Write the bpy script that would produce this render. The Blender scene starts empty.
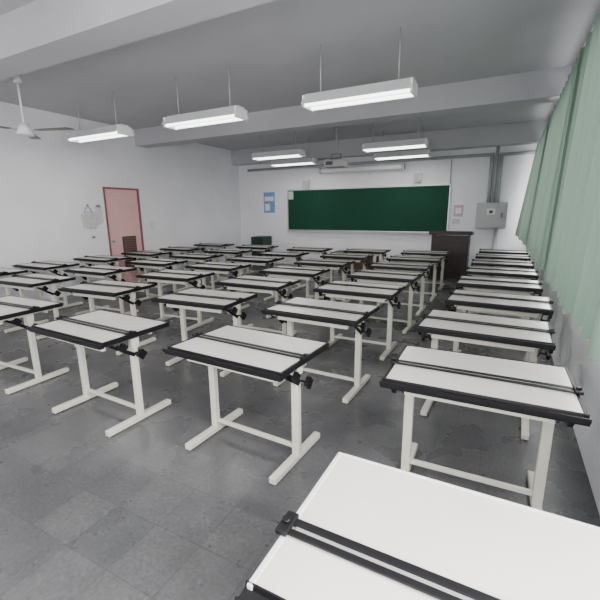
import bpy, bmesh, math, random
from mathutils import Vector, Matrix, Euler
random.seed(4)
S=bpy.context.scene
COL=S.collection
# ---------------------------------------------------------------- materials
def mat(name,col,rough=.6,metal=0,noise=.04,nscale=8,bump=0,emit=None,estr=0,spec=.5):
    m=bpy.data.materials.new(name); m.use_nodes=True
    nt=m.node_tree; b=nt.nodes['Principled BSDF']
    tc=nt.nodes.new('ShaderNodeTexCoord'); n=nt.nodes.new('ShaderNodeTexNoise')
    n.inputs['Scale'].default_value=nscale; n.inputs['Detail'].default_value=4
    nt.links.new(tc.outputs['Object'],n.inputs['Vector'])
    r=nt.nodes.new('ShaderNodeValToRGB')
    r.color_ramp.elements[0].position=.3; r.color_ramp.elements[1].position=.7
    r.color_ramp.elements[0].color=[max(0,c*(1-noise)) for c in col]+[1]
    r.color_ramp.elements[1].color=[min(1,c*(1+noise)) for c in col]+[1]
    nt.links.new(n.outputs['Fac'],r.inputs['Fac']); nt.links.new(r.outputs['Color'],b.inputs['Base Color'])
    b.inputs['Roughness'].default_value=rough; b.inputs['Metallic'].default_value=metal
    b.inputs['Specular IOR Level'].default_value=spec
    if emit:
        b.inputs['Emission Color'].default_value=(*emit,1); b.inputs['Emission Strength'].default_value=estr
    if bump:
        bp=nt.nodes.new('ShaderNodeBump'); bp.inputs['Strength'].default_value=bump; bp.inputs['Distance'].default_value=.01
        n2=nt.nodes.new('ShaderNodeTexNoise'); n2.inputs['Scale'].default_value=nscale*12
        nt.links.new(tc.outputs['Object'],n2.inputs['Vector'])
        nt.links.new(n2.outputs['Fac'],bp.inputs['Height']); nt.links.new(bp.outputs['Normal'],b.inputs['Normal'])
    return m
M={}
M['wall']=mat('wall_paint',(.80,.80,.835),.8,noise=.04,nscale=1.2,bump=.05)
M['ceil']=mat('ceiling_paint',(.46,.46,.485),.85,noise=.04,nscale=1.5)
M['board']=mat('white_laminate',(.58,.555,.52),.24,noise=.06,nscale=2.5)
M['black']=mat('black_plastic',(.005,.005,.006),.45,spec=.3)
M['cream']=mat('cream_powder_coat',(.62,.61,.52),.45,noise=.03)
M['pale']=mat('acrylic_strip',(.24,.24,.23),.3)
M['green']=mat('chalkboard_green',(.009,.055,.032),.7,noise=.06,nscale=2,spec=.2)
M['alu']=mat('aluminium',(.55,.56,.57),.4,metal=.7)
M['wood']=mat('black_brown_wood',(.022,.012,.010),.5,noise=.3,nscale=6)
M['tan']=mat('dull_brown_wood',(.12,.07,.045),.6,noise=.2,nscale=6)
M['pink']=mat('pink_door_paint',(.70,.42,.415),.5,noise=.04,nscale=3)
M['frame']=mat('maroon_frame_paint',(.25,.09,.09),.5)
M['louver']=mat('brown_louvre',(.07,.045,.04),.5)
M['louver2']=mat('brown_louvre_slat',(.14,.085,.075),.5)
M['steel']=mat('grey_conduit',(.38,.39,.405),.4,metal=.1)
M['box']=mat('grey_cabinet_paint',(.46,.46,.48),.5)
M['proj']=mat('projector_shell',(.36,.36,.37),.4)
M['edge']=mat('grey_edge_paint',(.20,.20,.22),.5)
M['white']=mat('white_enamel',(.85,.85,.85),.4,noise=.01)
M['lampgrey']=mat('lamp_housing_white',(.70,.71,.72),.45)
M['tube']=mat('lamp_tube_glow',(.9,.9,.9),.4,noise=0,emit=(1,.99,.95),estr=5)
M['fan']=mat('fan_blade_brown',(.10,.085,.07),.4)
M['dark']=mat('dark_grey_plastic',(.05,.05,.055),.4)
M['dgreen']=mat('dark_green_cabinet',(.012,.035,.025),.5)
M['paper']=mat('paper_white',(.75,.76,.76),.8)
M['greyp']=mat('paper_grey',(.58,.59,.60),.8,noise=.1)
M['greenp']=mat('paper_pale_green',(.45,.60,.52),.8,noise=.1)
M['bluep']=mat('poster_blue',(.16,.34,.58),.7,noise=.1,nscale=14)
M['pinkp']=mat('paper_pink',(.55,.38,.48),.8)
M['bag']=mat('pale_canvas',(.54,.54,.53),.9,noise=.15,nscale=20)
M['lens']=mat('lens_glass',(.02,.02,.04),.1)
# floor: worn grey vinyl tiles
def floor_mat():
    m=bpy.data.materials.new('grey_floor_tiles'); m.use_nodes=True; nt=m.node_tree; b=nt.nodes['Principled BSDF']
    tc=nt.nodes.new('ShaderNodeTexCoord'); br=nt.nodes.new('ShaderNodeTexBrick')
    br.offset=0; br.squash=1
    br.inputs['Scale'].default_value=1; br.inputs['Brick Width'].default_value=.3; br.inputs['Row Height'].default_value=.3
    br.inputs['Mortar Size'].default_value=.002; br.inputs['Bias'].default_value=0
    br.inputs['Color1'].default_value=(.116,.115,.117,1); br.inputs['Color2'].default_value=(.090,.091,.096,1)
    br.inputs['Mortar'].default_value=(.066,.066,.069,1)
    nt.links.new(tc.outputs['Object'],br.inputs['Vector'])
    def noise(scale,det,lo,hi,a=.3,bb=.7,rough=.5):
        n=nt.nodes.new('ShaderNodeTexNoise'); n.inputs['Scale'].default_value=scale; n.inputs['Detail'].default_value=det
        n.inputs['Roughness'].default_value=rough
        nt.links.new(tc.outputs['Object'],n.inputs['Vector'])
        r=nt.nodes.new('ShaderNodeMapRange'); r.inputs['From Min'].default_value=a; r.inputs['From Max'].default_value=bb
        r.inputs['To Min'].default_value=lo; r.inputs['To Max'].default_value=hi
        nt.links.new(n.outputs['Fac'],r.inputs['Value']); return r.outputs[0]
    def mul(a,b_):
        mu=nt.nodes.new('ShaderNodeMath'); mu.operation='MULTIPLY'
        nt.links.new(a,mu.inputs[0]); nt.links.new(b_,mu.inputs[1]); return mu.outputs[0]
    f=mul(mul(noise(1.1,6,.76,1.14,rough=.6),noise(48,3,.78,1.22,rough=.6)),noise(5,5,.88,1.1))
    vm=nt.nodes.new('ShaderNodeVectorMath'); vm.operation='SCALE'
    nt.links.new(br.outputs['Color'],vm.inputs[0]); nt.links.new(f,vm.inputs['Scale'])
    nt.links.new(vm.outputs[0],b.inputs['Base Color'])
    nt.links.new(noise(3,4,.22,.38),b.inputs['Roughness'])
    return m
M['floor']=floor_mat()
def curtain_mat():
    m=bpy.data.materials.new('sage_green_curtain'); m.use_nodes=True; nt=m.node_tree
    out=nt.nodes['Material Output']; b=nt.nodes['Principled BSDF']
    b.inputs['Base Color'].default_value=(.145,.225,.17,1); b.inputs['Roughness'].default_value=.85
    t=nt.nodes.new('ShaderNodeBsdfTranslucent'); t.inputs['Color'].default_value=(.23,.31,.255,1)
    tc=nt.nodes.new('ShaderNodeTexCoord'); n=nt.nodes.new('ShaderNodeTexNoise'); n.inputs['Scale'].default_value=300
    nt.links.new(tc.outputs['Object'],n.inputs['Vector'])
    bp=nt.nodes.new('ShaderNodeBump'); bp.inputs['Strength'].default_value=.1; nt.links.new(n.outputs['Fac'],bp.inputs['Height'])
    nt.links.new(bp.outputs['Normal'],b.inputs['Normal'])
    mx=nt.nodes.new('ShaderNodeMixShader'); mx.inputs[0].default_value=.14
    nt.links.new(b.outputs[0],mx.inputs[1]); nt.links.new(t.outputs[0],mx.inputs[2]); nt.links.new(mx.outputs[0],out.inputs['Surface'])
    return m
M['curtain']=curtain_mat()
def glass_mat():
    m=bpy.data.materials.new('window_glass'); m.use_nodes=True; nt=m.node_tree
    out=nt.nodes['Material Output']
    t=nt.nodes.new('ShaderNodeBsdfTransparent'); g=nt.nodes.new('ShaderNodeBsdfGlossy'); g.inputs['Roughness'].default_value=.05
    mx=nt.nodes.new('ShaderNodeMixShader'); mx.inputs[0].default_value=.06
    nt.links.new(t.outputs[0],mx.inputs[1]); nt.links.new(g.outputs[0],mx.inputs[2]); nt.links.new(mx.outputs[0],out.inputs['Surface'])
    return m
M['glass']=glass_mat()
# ---------------------------------------------------------------- mesh helpers
class B:
    def __init__(s): s.bm=bmesh.new(); s.mats=[]
    def mi(s,m):
        if m not in s.mats: s.mats.append(m)
        return s.mats.index(m)
    def box(s,x0,x1,y0,y1,z0,z1,m,bev=0):
        r=bmesh.ops.create_cube(s.bm,size=1)
        vs=r['verts']
        for v in vs:
            v.co=Vector(((x0+x1)/2+v.co.x*(x1-x0),(y0+y1)/2+v.co.y*(y1-y0),(z0+z1)/2+v.co.z*(z1-z0)))
        fs=list({f for v in vs for f in v.link_faces})
        for f in fs: f.material_index=s.mi(m)
        if bev:
            es=list({e for v in vs for e in v.link_edges})
            r=bmesh.ops.bevel(s.bm,geom=es,offset=bev,segments=2,affect='EDGES',profile=.5)
            for f in r['faces']: f.material_index=s.mi(m)
        return s
    def cyl(s,p0,p1,r,m,seg=14,r2=None):
        p0=Vector(p0);p1=Vector(p1);d=p1-p0
        q=d.to_track_quat('Z','Y').to_matrix().to_4x4()
        mt=Matrix.Translation((p0+p1)/2)@q
        rr=bmesh.ops.create_cone(s.bm,cap_ends=True,segments=seg,radius1=r,radius2=r if r2 is None else r2,depth=d.length,matrix=mt)
        for f in {f for v in rr['verts'] for f in v.link_faces}:
            f.material_index=s.mi(m); f.smooth=len(f.verts)==4
        return s
    def poly(s,pts,h,m,axis='x',off=0):
        def P(a,b,t):
            return {'x':(t,a,b),'y':(a,t,b),'z':(a,b,t)}[axis]
        lo=[s.bm.verts.new(P(a,b,off)) for a,b in pts]; hi=[s.bm.verts.new(P(a,b,off+h)) for a,b in pts]
        n=len(pts); fs=[s.bm.faces.new(lo),s.bm.faces.new(hi)]
        for i in range(n): fs.append(s.bm.faces.new([lo[i],lo[(i+1)%n],hi[(i+1)%n],hi[i]]))
        for f in fs: f.material_index=s.mi(m)
        bmesh.ops.recalc_face_normals(s.bm,faces=fs)
        return s
    def mesh(s,name):
        me=bpy.data.meshes.new(name); s.bm.to_mesh(me); s.bm.free()
        for m in s.mats: me.materials.append(M[m])
        return me
    def obj(s,name,parent=None,loc=(0,0,0),rot=(0,0,0),**props):
        o=bpy.data.objects.new(name,s.mesh(name)); o.location=loc; o.rotation_euler=rot
        if parent: o.parent=parent
        for k,v in props.items(): o[k]=v
        COL.objects.link(o); return o
def empty(name,loc,rot=(0,0,0),**props):
    o=bpy.data.objects.new(name,None); o.empty_display_size=.1; o.location=loc; o.rotation_euler=rot
    for k,v in props.items(): o[k]=v
    COL.objects.link(o); return o
def copy_thing(root,loc,rotz=0,label=None):
    r=root.copy(); r.location=loc; r.rotation_euler=(0,0,rotz); COL.objects.link(r)
    if label: r['label']=label
    for c in root.children:
        k=c.copy(); k.parent=r; COL.objects.link(k)
        for g in c.children:
            kk=g.copy(); kk.parent=k; COL.objects.link(kk)
    return r
# ---------------------------------------------------------------- room
XL,XR,YB,YF,H=-7.69,.60,-1.6,10.63,3.45
T=.15
st=dict(kind='structure')
B().box(XL-T,XR+T,YB-T,YF+T,-.12,0,'floor').obj('floor',**st)
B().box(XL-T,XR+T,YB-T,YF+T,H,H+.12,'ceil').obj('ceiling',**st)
B().box(XL-T,XR+T,YF,YF+T,0,H,'wall').obj('wall_front',**st)
dy0,dy1,dz=5.71,6.64,2.16
w=B(); w.box(XL-T,XL,YB,dy0,0,H,'wall').box(XL-T,XL,dy1,YF,0,H,'wall').box(XL-T,XL,dy0,dy1,dz,H,'wall').obj('wall_left',**st)
sill,head=.96,2.9
wins=[(-1.2,1.4),(1.8,4.4),(4.8,7.4),(7.8,10.3)]
w=B(); w.box(XR,XR+T,YB,YF,0,sill,'wall').box(XR,XR+T,YB,YF,head,H,'wall')
ys=[YB]+[v for p in wins for v in p]+[YF]
for i in range(0,len(ys),2): w.box(XR,XR+T,ys[i],ys[i+1],sill,head,'wall')
w.obj('wall_right',**st)
fill_wins=[(-6.6,-4.2),(-3.4,-1.0)]  # unseen windows behind the camera, added to let fill light in
w=B(); w.box(XL-T,XR+T,YB-T,YB,0,1.0,'wall').box(XL-T,XR+T,YB-T,YB,2.7,H,'wall')
xs=[XL-T]+[v for p in fill_wins for v in p]+[XR+T]
for i in range(0,len(xs),2): w.box(xs[i],xs[i+1],YB-T,YB,1.0,2.7,'wall')
w.obj('wall_back',**st)
def window(n,axis,a0,a1,z0,z1,c):
    b=B(); t=.04
    def bx(p0,p1,q0,q1,m,d=.03):
        if axis=='y': b.box(c-d,c+d,p0,p1,q0,q1,m)
        else: b.box(p0,p1,c-d,c+d,q0,q1,m)
    bx(a0,a1,z0,z0+t,'alu');bx(a0,a1,z1-t,z1,'alu');bx(a0,a0+t,z0+t,z1-t,'alu');bx(a1-t,a1,z0+t,z1-t,'alu')
    mid=(a0+a1)/2; bx(mid-t/2,mid+t/2,z0+t,z1-t,'alu')
    bx(a0+t,mid-t/2,z0+t,z1-t,'glass',.004); bx(mid+t/2,a1-t,z0+t,z1-t,'glass',.004)
    b.obj('window_%d'%n,**st)
n=1
for a0,a1 in wins: window(n,'y',a0,a1,sill,head,XR+.10); n+=1
for a0,a1 in fill_wins: window(n,'x',a0,a1,1.0,2.7,YB-.08); n+=1
for i,(y,zb) in enumerate([(2.6,3.1),(6.85,3.1),(10.45,3.03)]):
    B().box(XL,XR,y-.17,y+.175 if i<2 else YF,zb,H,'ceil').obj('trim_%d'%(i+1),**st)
B().box(XR-.025,XR,YB,YF,sill-.04,sill,'white').obj('trim_4',**st)
# door
d=empty('door_1',(XL,(dy0+dy1)/2,0),kind='structure')
hw=(dy1-dy0)/2
b=B(); b.box(-T,.015,-hw,-hw+.04,0,dz,'frame').box(-T,.015,hw-.04,hw,0,dz,'frame').box(-T,.015,-hw+.04,hw-.04,dz-.04,dz,'frame')
b.obj('door_frame',d)
B().box(-.06,-.015,-hw+.04,hw-.04,.01,dz-.04,'pink').obj('door_leaf',d)
b=B(); b.box(-.015,-.005,-.10,.27,.35,1.09,'louver')
for k in range(13): b.poly([(-.005,.39+k*.054),(.012,.375+k*.054),(.012,.385+k*.054),(-.005,.412+k*.054)],.33,'louver2',axis='y',off=-.08)
b.obj('louvre_vent',d)
b=B(); b.cyl((-.015,-.36,1.0),(.04,-.36,1.0),.012,'steel').cyl((.04,-.36,1.0),(.07,-.36,1.0),.028,'steel',r2=.022).obj('door_knob',d)
# ---------------------------------------------------------------- drafting table
def build_table():
    root=empty('drafting_table',(0,0,0))
    W,Dp,Z=.45,.315,.75
    B().box(-W+.016,W-.016,-Dp+.050,Dp-.012,Z-.024,Z,'board').obj('tabletop',root)
    b=B()
    b.box(-W,-W+.016,-Dp+.04,Dp,Z-.034,Z+.003,'black',.003).box(W-.016,W,-Dp+.04,Dp,Z-.034,Z+.003,'black',.003)
    b.box(-W+.016,W-.016,Dp-.012,Dp,Z-.034,Z+.003,'black',.003).box(-W+.016,W-.016,-Dp+.055,Dp-.012,Z-.034,Z-.024,'black')
    b.obj('edge_trim',root)
    b=B(); b.poly([(-Dp+.050,Z+.003),(-Dp+.050,Z-.038),(-Dp+.014,Z-.038),(-Dp+.014,Z-.020),(-Dp,Z-.020),(-Dp,Z+.002),(-Dp+.006,Z+.002),(-Dp+.009,Z-.010),(-Dp+.042,Z-.010),(-Dp+.045,Z+.003)],2*W+.01,'black','x',-W-.005)
    b.obj('pencil_ledge',root)
    b=B(); b.box(-W+.005,W-.005,.004,.030,Z+.005,Z+.013,'black',.002).box(-W+.005,W-.005,-.030,-.008,Z+.005,Z+.011,'black',.002)
    rul=b.obj('parallel_ruler',root)
    B().box(-W+.03,W-.03,-.008,.004,Z+.005,Z+.009,'pale').obj('scale_strip',rul)
    for sx in (-1,1):
        b=B(); b.box(sx*(W-.002)-.018,sx*(W-.002)+.018,-.040,.040,Z+.004,Z+.020,'black',.004).cyl((sx*W,0,Z+.020),(sx*W,0,Z+.030),.012,'black')
        b.obj('ruler_clip',rul)
    for sx in (-1,1):
        x=sx*.355
        b=B(); b.box(x-.026,x+.026,.010,.050,.045,.66,'cream',.004)
        b.box(x-.019,x+.019,.016,.044,.60,.70,'cream')
        b.obj('leg',root)
        b=B(); b.box(x-.025,x+.025,-.265,.325,.006,.048,'cream',.006)
        for yy in (-.23,.29): b.cyl((x,yy,0),(x,yy,.008),.018,'black',10)
        b.obj('foot',root)
        b=B(); b.box(x-.016,x+.016,-.25,.26,Z-.060,Z-.034,'cream',.003)
        b.poly([(-.20,Z-.060),(-.165,Z-.060),(.030,.57),(.005,.550)],.008,'black','x',x+sx*.031-.004)
        b.poly([(-.01,Z-.060),(.06,Z-.060),(.055,.62),(-.005,.62)],.006,'cream','x',x+sx*.032-.003)
        b.obj('tilt_bracket',root)
        for (yy,zz,r) in ((.03,.575,.036),(-.12,.668,.032)):
            b=B(); xo=x+sx*.026
            b.cyl((xo,yy,zz),(xo+sx*.065,yy,zz),.008,'black',8)
            pts=[]
            for k in range(24):
                a=k/24*2*math.pi; rr=r*(1+.16*math.cos(4*a)); pts.append((yy+rr*math.cos(a),zz+rr*math.sin(a)))
            b.poly(pts,.024,'black','x',xo+sx*.055 if sx>0 else xo-.079)
            b.obj('clamp_knob',root)
    B().box(-.33,.33,.018,.042,.085,.112,'cream',.003).obj('crossbar',root)
    B().box(-.345,.345,.20,.225,Z-.086,Z-.060,'cream',.003).obj('support_rail',root)
    B().box(-.345,.345,-.215,-.185,Z-.098,Z-.060,'cream',.003).obj('support_rail',root)
    return root
G='rows of drafting tables in the classroom'
base='white-topped drafting table with black edging and cream metal frame'
tabs=[
(-.06,2.19,.02),(-1.45,2.02,-.05),(-2.81,1.91,-.04),(-4.28,1.93,.03),(-.02,.885,0),
(-.08,3.23,-.03),(-1.43,3.17,-.03),(-2.75,3.11,.045),(-4.23,3.05,.06),(-5.68,2.98,.04),(-7.05,3.1,.02),
(0,4.27,-.04),(-1.43,4.26,0),(-2.75,4.13,0),(-4.17,4.12,.05),(-5.66,4.0,.02),(-7.08,3.98,0),
(-.02,5.3,0),(-1.42,5.32,-.02),(-2.78,5.18,0),(-4.2,5.12,.02),(-5.6,5.1,0),(-7.05,5.05,0),
(0,6.33,.01),(-1.45,6.35,0),(-2.76,6.25,0),(-4.18,6.2,0),(-5.6,6.15,.02),(-7.05,6.15,-.02),
(0,7.36,0),(-1.43,7.4,.02),(-2.75,7.33,-.02),(-4.15,7.22,0),(-5.6,7.2,0),(-7.05,7.25,0),
(.0,8.4,0),(-1.45,8.55,0),(-2.70,8.46,.02),(-4.05,8.3,0),(-5.6,8.4,0),(-7.08,8.5,0),
(.0,9.42,0)]
T0=build_table(); T0['label']=base; T0['category']='drafting table'; T0['group']=G
for i,(x,y,r) in enumerate(tabs):
    if i==0:
        T0.location=(x,y,0); T0.rotation_euler=(0,0,r); t=T0
    else: t=copy_thing(T0,(x,y,0),r)
    off=random.uniform(-.05,.05)
    for c in t.children:
        if c.name.startswith('parallel_ruler'): c.location.y=off if i!=4 else -.08; c.rotation_euler.z=random.uniform(-.012,.012)
        if i==4 and c.name.startswith('edge_trim'):
            c.data=c.data.copy(); c.data.materials[0]=M['greyp']
    t['label']=base
    if i==4: t['label']='drafting table with white top and pale grey edge trim'
    elif x>-.2: t['label']='white-topped drafting table beside the green-curtained window wall'
    elif x<-6.9: t['label']='white-topped drafting table next to the bare white wall'
    elif y>8.2: t['label']='white-topped drafting table near the green chalkboard'
# ---------------------------------------------------------------- chalkboard
cb=empty('chalkboard',(-3.605,YF,1.64),label='long dark green chalkboard in aluminium frame on the wall',category='chalkboard')
w2,h2=2.315,.6
B().box(-w2+.03,w2-.03,-.03,0,-h2+.03,h2-.03,'green').obj('board_surface',cb)
b=B(); b.box(-w2,w2,-.045,0,h2-.03,h2,'alu').box(-w2,w2,-.045,0,-h2,-h2+.03,'alu').box(-w2,-w2+.03,-.045,0,-h2+.03,h2-.03,'alu').box(w2-.03,w2,-.045,0,-h2+.03,h2-.03,'alu').obj('board_frame',cb)
b=B(); b.box(-w2+.1,w2-.1,-.12,-.045,-h2,-h2+.012,'alu').box(-w2+.1,w2-.1,-.125,-.115,-h2,-h2+.03,'alu').obj('chalk_tray',cb)
b=B(); b.box(-w2+.032,-w2+.20,-.036,-.031,h2-.28,h2-.05,'greenp').obj('notice_sheet',label='pale green sheet taped to the chalkboard corner',category='paper',loc=(-3.605,YF,1.64))
p=empty('poster',(-6.58,YF,1.88),label='blue poster with white panel on the wall beside chalkboard',category='poster')
B().box(-.2,.2,-.008,.002,-.31,.31,'bluep').obj('poster_sheet',p)
b=B(); b.box(-.16,.16,-.011,-.0085,.05,.18,'paper').box(-.15,.02,-.011,-.0085,-.24,-.04,'paper').obj('printed_panel',p)
p=empty('notice',(-1.08,YF,1.58),label='pale pink paper notice on the white wall',category='paper')
B().box(-.11,.11,-.006,.002,-.13,.15,'pinkp').obj('notice_paper',p)
B().box(-.07,.07,-.009,-.0065,-.06,.08,'paper').obj('notice_print',p)
B().box(-.09,.09,-.006,.002,-.07,.07,'greyp').obj('paper_notice',loc=(-1.12,YF,1.33),label='small white paper notice taped on wall',category='paper')
def speaker(x,z,m='white'):
    e=empty('wall_speaker',(x,YF,z),label='small pale box speaker above the chalkboard',category='speaker')
    B().box(-.09,.09,-.14,0,-.11,.11,m,.01).obj('cabinet',e)
    B().box(-.075,.075,-.148,-.14,-.095,.095,'box').obj('grille',e)
speaker(-2.11,2.42); speaker(-5.27,2.38)
e=empty('projection_screen',(-3.58,10.38,2.7),label='rolled-up white projection screen hung above the chalkboard',category='projection screen')
B().cyl((-1.15,0,0),(1.15,0,0),.07,'white',18).obj('casing',e)
for sx in (-1,1):
    B().box(sx*1.15-.03,sx*1.15+.03,-.08,.08,-.08,.08,'steel',.01).obj('end_cap',e)
    B().cyl((sx*1.0,0,.07),(sx*1.0,0,.33),.008,'steel',8).obj('hanger',e)
e=empty('electrical_box',(-.33,YF,1.475),label='grey metal electrical box with conduits on white wall',category='electrical box')
b=B(); b.box(-.33,.33,-.2,0,-.3,.3,'box',.008).obj('cabinet',e)
dr=B().box(-.30,.30,-.215,-.2,-.27,.27,'box',.004).obj('cabinet_door',e)
B().box(.2,.24,-.235,-.215,-.06,.06,'edge',.004).obj('handle',dr)
B().box(-.10,.08,-.219,-.2155,.02,.16,'paper').obj('warning_plate',dr)
B().box(-.05,.03,-.222,-.2195,.05,.12,'dark').obj('warning_mark',dr)
def pipe(pts,r,label):
    e=B()
    for a,b_ in zip(pts,pts[1:]): e.cyl(a,b_,r,'steel',12)
    for a in pts[1:-1]:
        bmesh.ops.create_icosphere(e.bm,subdivisions=2,radius=r*1.15,matrix=Matrix.Translation(a))
    return e.obj('conduit',label=label,category='pipe')
Y=YF-.05
pipe([(-.43,Y,1.78),(-.43,Y,2.86),(-7.3,Y,2.86)],.038,'grey metal conduit rising from electrical box then along wall')
pipe([(-.33,Y,1.78),(-.33,Y,3.03)],.034,'grey metal conduit rising from electrical box to ceiling beam')
pipe([(-.23,Y,1.78),(-.23,Y,2.85),(XR-.02,Y,2.85)],.036,'grey metal conduit rising then bending toward window wall')
pipe([(-.20,Y,0),(-.20,Y,1.17)],.04,'grey metal conduit from floor up to electrical box')
pipe([(-1.32,YF-.022,2.241),(-1.32,YF-.022,2.815)],.014,'thin grey conduit rising from the chalkboard end')
# lectern
e=empty('lectern',(-1.10,9.75,0),label='dark brown wooden teacher lectern near the chalkboard',category='lectern')
b=B(); b.box(-.40,-.38,-.24,.24,.06,1.05,'wood').box(.38,.40,-.24,.24,.06,1.05,'wood').box(-.38,.38,-.24,-.22,.06,1.05,'wood').box(-.38,.38,-.22,.22,.5,.52,'wood').obj('body',e)
B().poly([(-.28,1.06),(-.28,1.15),(.28,1.10),(.28,1.05)],.92,'wood','x',-.46).obj('top',e)
B().box(-.40,.40,-.22,.24,0,.06,'dark').obj('plinth',e)
b=B(); b.box(-.30,.30,-.25,-.2405,.2,.9,'wood',.003).obj('front_panel',e)
e=empty('wooden_table',(-3.3,9.35,0),label='low dull brown wooden table in front of the chalkboard',category='table')
B().box(-.55,.55,-.3,.3,.57,.60,'tan',.005).obj('tabletop',e)
B().box(-.50,.50,-.26,-.24,.2,.57,'tan').obj('front_panel',e)
for x in (-.51,.51):
    for y in (-.26,.26): B().box(x-.03,x+.03,y-.03,y+.03,0,.57,'tan',.004).obj('leg',e)
e=empty('low_cabinet',(-6.72,10.33,0),label='dark green low cabinet standing below the poster',category='cabinet')
B().box(-.22,.22,-.25,.25,.05,.86,'dgreen',.006).obj('body',e)
B().box(-.20,.20,-.22,.22,0,.05,'dark').obj('plinth',e)
for sx in (-1,1):
    dd=B().box(min(sx*.01,sx*.20),max(sx*.01,sx*.20),-.265,-.25,.09,.82,'dgreen',.003).obj('door',e)
    B().box(sx*.04-.008,sx*.04+.008,-.285,-.265,.45,.58,'steel').obj('handle',dd)
# left-wall items
e=empty('hanging_bag',(XL,5.30,1.58),label='pale canvas bag hanging from a wall hook',category='bag')
b=B(); b.poly([(-.14,-.24),(.12,-.27),(.15,-.02),(.10,.06),(-.10,.08),(-.16,0)],.06,'bag','x',.005).obj('bag_body',e)
b=B(); b.cyl((.03,-.09,.07),(.03,0,.2),.008,'edge',8).cyl((.03,.09,.05),(.03,0,.2),.008,'edge',8).obj('strap',e)
B().cyl((0,0,.2),(.05,0,.2),.009,'edge',8).obj('hook',e)
e=empty('hanging_papers',(XL,5.55,1.66),label='sheaf of white papers hung on wall hook beside door',category='paper')
b=B(); b.poly([(-.07,-.30),(.09,-.24),(.07,.1),(-.08,.1)],.012,'greyp','x',.004).obj('sheet',e)
B().box(.017,.024,-.05,.04,.07,.12,'edge').obj('clip',e)
B().cyl((0,0,.13),(.03,0,.13),.008,'steel',8).obj('hook',e)
e=empty('wall_socket',(XL,5.36,1.12),label='white wall socket plate beside the pink door',category='socket')
B().box(0,.012,-.06,.06,-.04,.04,'greyp',.003).obj('plate',e)
B().box(.0121,.014,-.03,.03,-.015,.015,'dark').obj('outlet',e)
e=empty('light_switch',(XL,6.95,1.3),label='white light switch plate beside the pink door',category='switch')
B().box(0,.012,-.04,.04,-.06,.06,'greyp',.003).obj('plate',e)
B().box(.0121,.018,-.018,.018,-.03,.03,'white').obj('rocker',e)
# ---------------------------------------------------------------- lamps
def lamp0():
    e=empty('fluorescent_lamp',(0,0,0),label='lit suspended white fluorescent lamp with two tubes',category='ceiling lamp',group='suspended fluorescent lamps')
    b=B(); b.poly([(-.18,-.05),(-.07,.075),(.07,.075),(.18,-.05),(.172,-.055),(.065,.03),(-.065,.03),(-.172,-.055)],1.24,'lampgrey','x',-.62).obj('reflector',e)
    for y in (-.09,.09): B().cyl((-.6,y,-.05),(.6,y,-.05),.02,'tube',12).obj('tube',e)
    for x in (-.45,.45): B().cyl((x,0,.075),(x,0,.58),.008,'steel',8).obj('hanger_rod',e)
    for x in (-.615,.615): B().box(x-.012,x+.012,-.13,.13,-.075,.05,'white').obj('end_cap',e)
    return e
L0=lamp0()
lp=[(-4.75,8.1),(-5.1,9.5),(-2.1,8.15),(-2.3,9.6),(-6.0,4.5),(-3.8,4.5),(-1.6,4.5),(-6.0,1.2),(-3.8,1.2),(-1.6,1.2)]  # the trailing lamps are unseen, added to even out the lighting
for i,(x,y) in enumerate(lp):
    if i==0: L0.location=(x,y,2.87)
    else: copy_thing(L0,(x,y,2.87))
    l=bpy.data.lights.new('lamp_light','AREA'); l.shape='RECTANGLE'; l.size=1.2; l.size_y=.2; l.energy=12; l.color=(1,.98,.95)
    o=bpy.data.objects.new('lamp_light',l); o.location=(x,y,2.77); COL.objects.link(o)
def fan(x,y):
    e=empty('ceiling_fan',(x,y,2.75),label='brown-bladed ceiling fan hanging on a rod',category='ceiling fan')
    B().cyl((0,0,.1),(0,0,.70),.014,'white',10).obj('rod',e)
    B().cyl((0,0,-.06),(0,0,.09),.11,'white',20,r2=.07).obj('motor',e)
    B().cyl((0,0,.62),(0,0,.70),.05,'white',16,r2=.03).obj('canopy',e)
    for k in range(3):
        a=k*2*math.pi/3+.35
        b=B(); b.box(.09,.2,-.02,.02,.0,.008,'steel')
        b.poly([(.18,-.05),(.68,-.075),(.72,-.04),(.72,.05),(.68,.075),(.18,.05)],.008,'fan','z',0)
        b.obj('blade',e,rot=(0.0,0,a))
fan(-6.1,3.42)
e=empty('projector',(-3.57,8.7,2.68),label='grey projector hanging upside-down from ceiling mount',category='projector')
B().box(-.23,.23,-.17,.17,-.095,.065,'proj',.02).obj('body',e)
B().cyl((.09,.17,0),(.09,.21,0),.04,'lens',16).obj('lens',e)
b=B(); b.cyl((0,0,.19),(0,0,.77),.03,'steel',12).box(-.13,.13,-.10,.10,.065,.08,'edge').cyl((0,0,.74),(0,0,.77),.08,'steel').box(-.12,.12,-.02,.02,.18,.20,'edge')
b.box(-.12,-.10,-.02,.02,.08,.18,'edge').box(.10,.12,-.02,.02,.08,.18,'edge')
b.obj('ceiling_mount',e)
B().box(-.19,-.02,-.176,-.17,-.055,.025,'dark').obj('vent',e)
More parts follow.
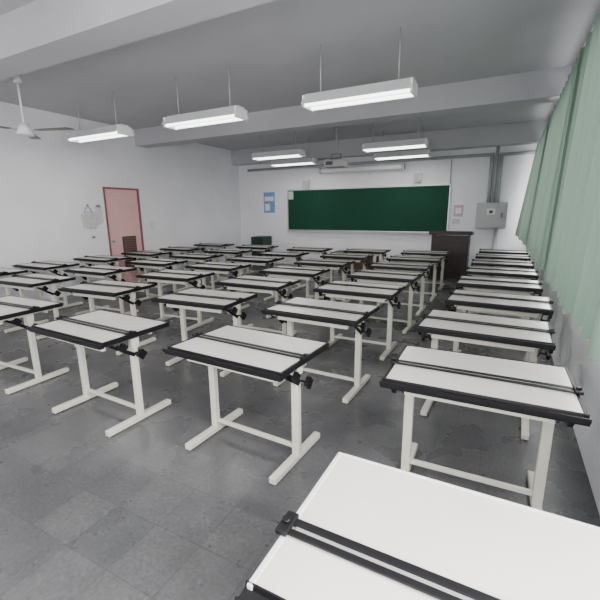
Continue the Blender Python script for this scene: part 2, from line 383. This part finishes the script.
# ---------------------------------------------------------------- curtains
def curtain(y0,y1,x_near,x_far,zb0,zb1,ph,label):
    bm=bmesh.new(); nu=int((y1-y0)*44); nv=14; g=[]
    ztop=3.0
    for i in range(nu+1):
        u=i/nu; row=[]; y=y0+(y1-y0)*u
        fold=math.sin(y*2*math.pi/.29+ph+1.6*math.sin(y*2.3)); big=math.sin(y*2*math.pi/1.1+ph)
        fold=math.copysign(abs(fold)**.75,fold)
        zb=zb0+(zb1-zb0)*u+.025*fold
        for j in range(nv+1):
            v=j/nv; z=ztop+(zb-ztop)*v
            xx=(XR-.11)+((x_near+(x_far-x_near)*u)-(XR-.11))*v
            x=xx+fold*(.050+.014*v)+big*.014*v
            row.append(bm.verts.new((x,y+.02*math.sin(y*11+v*3)*v,z)))
        g.append(row)
    for i in range(nu):
        for j in range(nv):
            f=bm.faces.new([g[i][j],g[i+1][j],g[i+1][j+1],g[i][j+1]]); f.smooth=True
    me=bpy.data.meshes.new('curtain'); bm.to_mesh(me); bm.free(); me.materials.append(M['curtain'])
    o=bpy.data.objects.new('curtain',me); COL.objects.link(o)
    o['label']=label; o['category']='curtain'; o['group']='green window curtains'
curtain(1.85,4.6,.43,.43,1.02,1.02,1,'pleated sage green curtain hanging over a window')
curtain(4.65,7.55,.42,.39,1.02,1.02,2,'pleated sage green curtain hanging over a window')
curtain(7.6,10.35,.39,.28,1.02,1.05,3,'pleated sage green curtain beside the electrical box wall')
b=B(); b.cyl((XR-.11,-1.4,3.02),(XR-.11,10.2,3.02),.014,'white',10)
b.obj('curtain_rail',label='long white curtain rail above the windows',category='curtain rail')
# ---------------------------------------------------------------- light
w=bpy.data.worlds.new('World'); S.world=w; w.use_nodes=True
nt=w.node_tree; bg=nt.nodes['Background']
sky=nt.nodes.new('ShaderNodeTexSky'); sky.sky_type='HOSEK_WILKIE'; sky.turbidity=6; sky.sun_direction=(.3,-.3,.9)
mx=nt.nodes.new('ShaderNodeMixRGB'); mx.inputs[0].default_value=.7; mx.inputs[2].default_value=(.95,.96,1,1)
nt.links.new(sky.outputs[0],mx.inputs[1]); nt.links.new(mx.outputs[0],bg.inputs['Color']); bg.inputs['Strength'].default_value=1.8
def area(loc,rot,sx,sy,e,col=(1,.985,.98)):
    l=bpy.data.lights.new('window_fill_light','AREA'); l.shape='RECTANGLE'; l.size=sx; l.size_y=sy; l.energy=e; l.color=col
    o=bpy.data.objects.new('window_fill_light',l); o.location=loc; o.rotation_euler=rot; COL.objects.link(o)
for a0,a1 in fill_wins: area(((a0+a1)/2,YB-.02,1.85),(math.radians(90),0,0),2.3,1.6,52)  # fill lights in the added back-wall windows
for i,(a0,a1) in enumerate(wins): area((XR+.03,(a0+a1)/2,1.93),(0,math.radians(90),0),1.86,2.4,(290,110,110,110)[i])
# ---------------------------------------------------------------- camera
c=bpy.data.cameras.new('camera'); cam=bpy.data.objects.new('camera',c); COL.objects.link(cam); S.camera=cam
c.sensor_width=36; c.lens=389.7/600*36; c.clip_start=.02
R=Matrix.Rotation(math.radians(27.53),4,'Z')@Matrix.Rotation(math.radians(90-12.88),4,'X')@Matrix.Rotation(math.radians(-.52),4,'Z')
cam.matrix_world=Matrix.Translation((0,0,1.622))@R
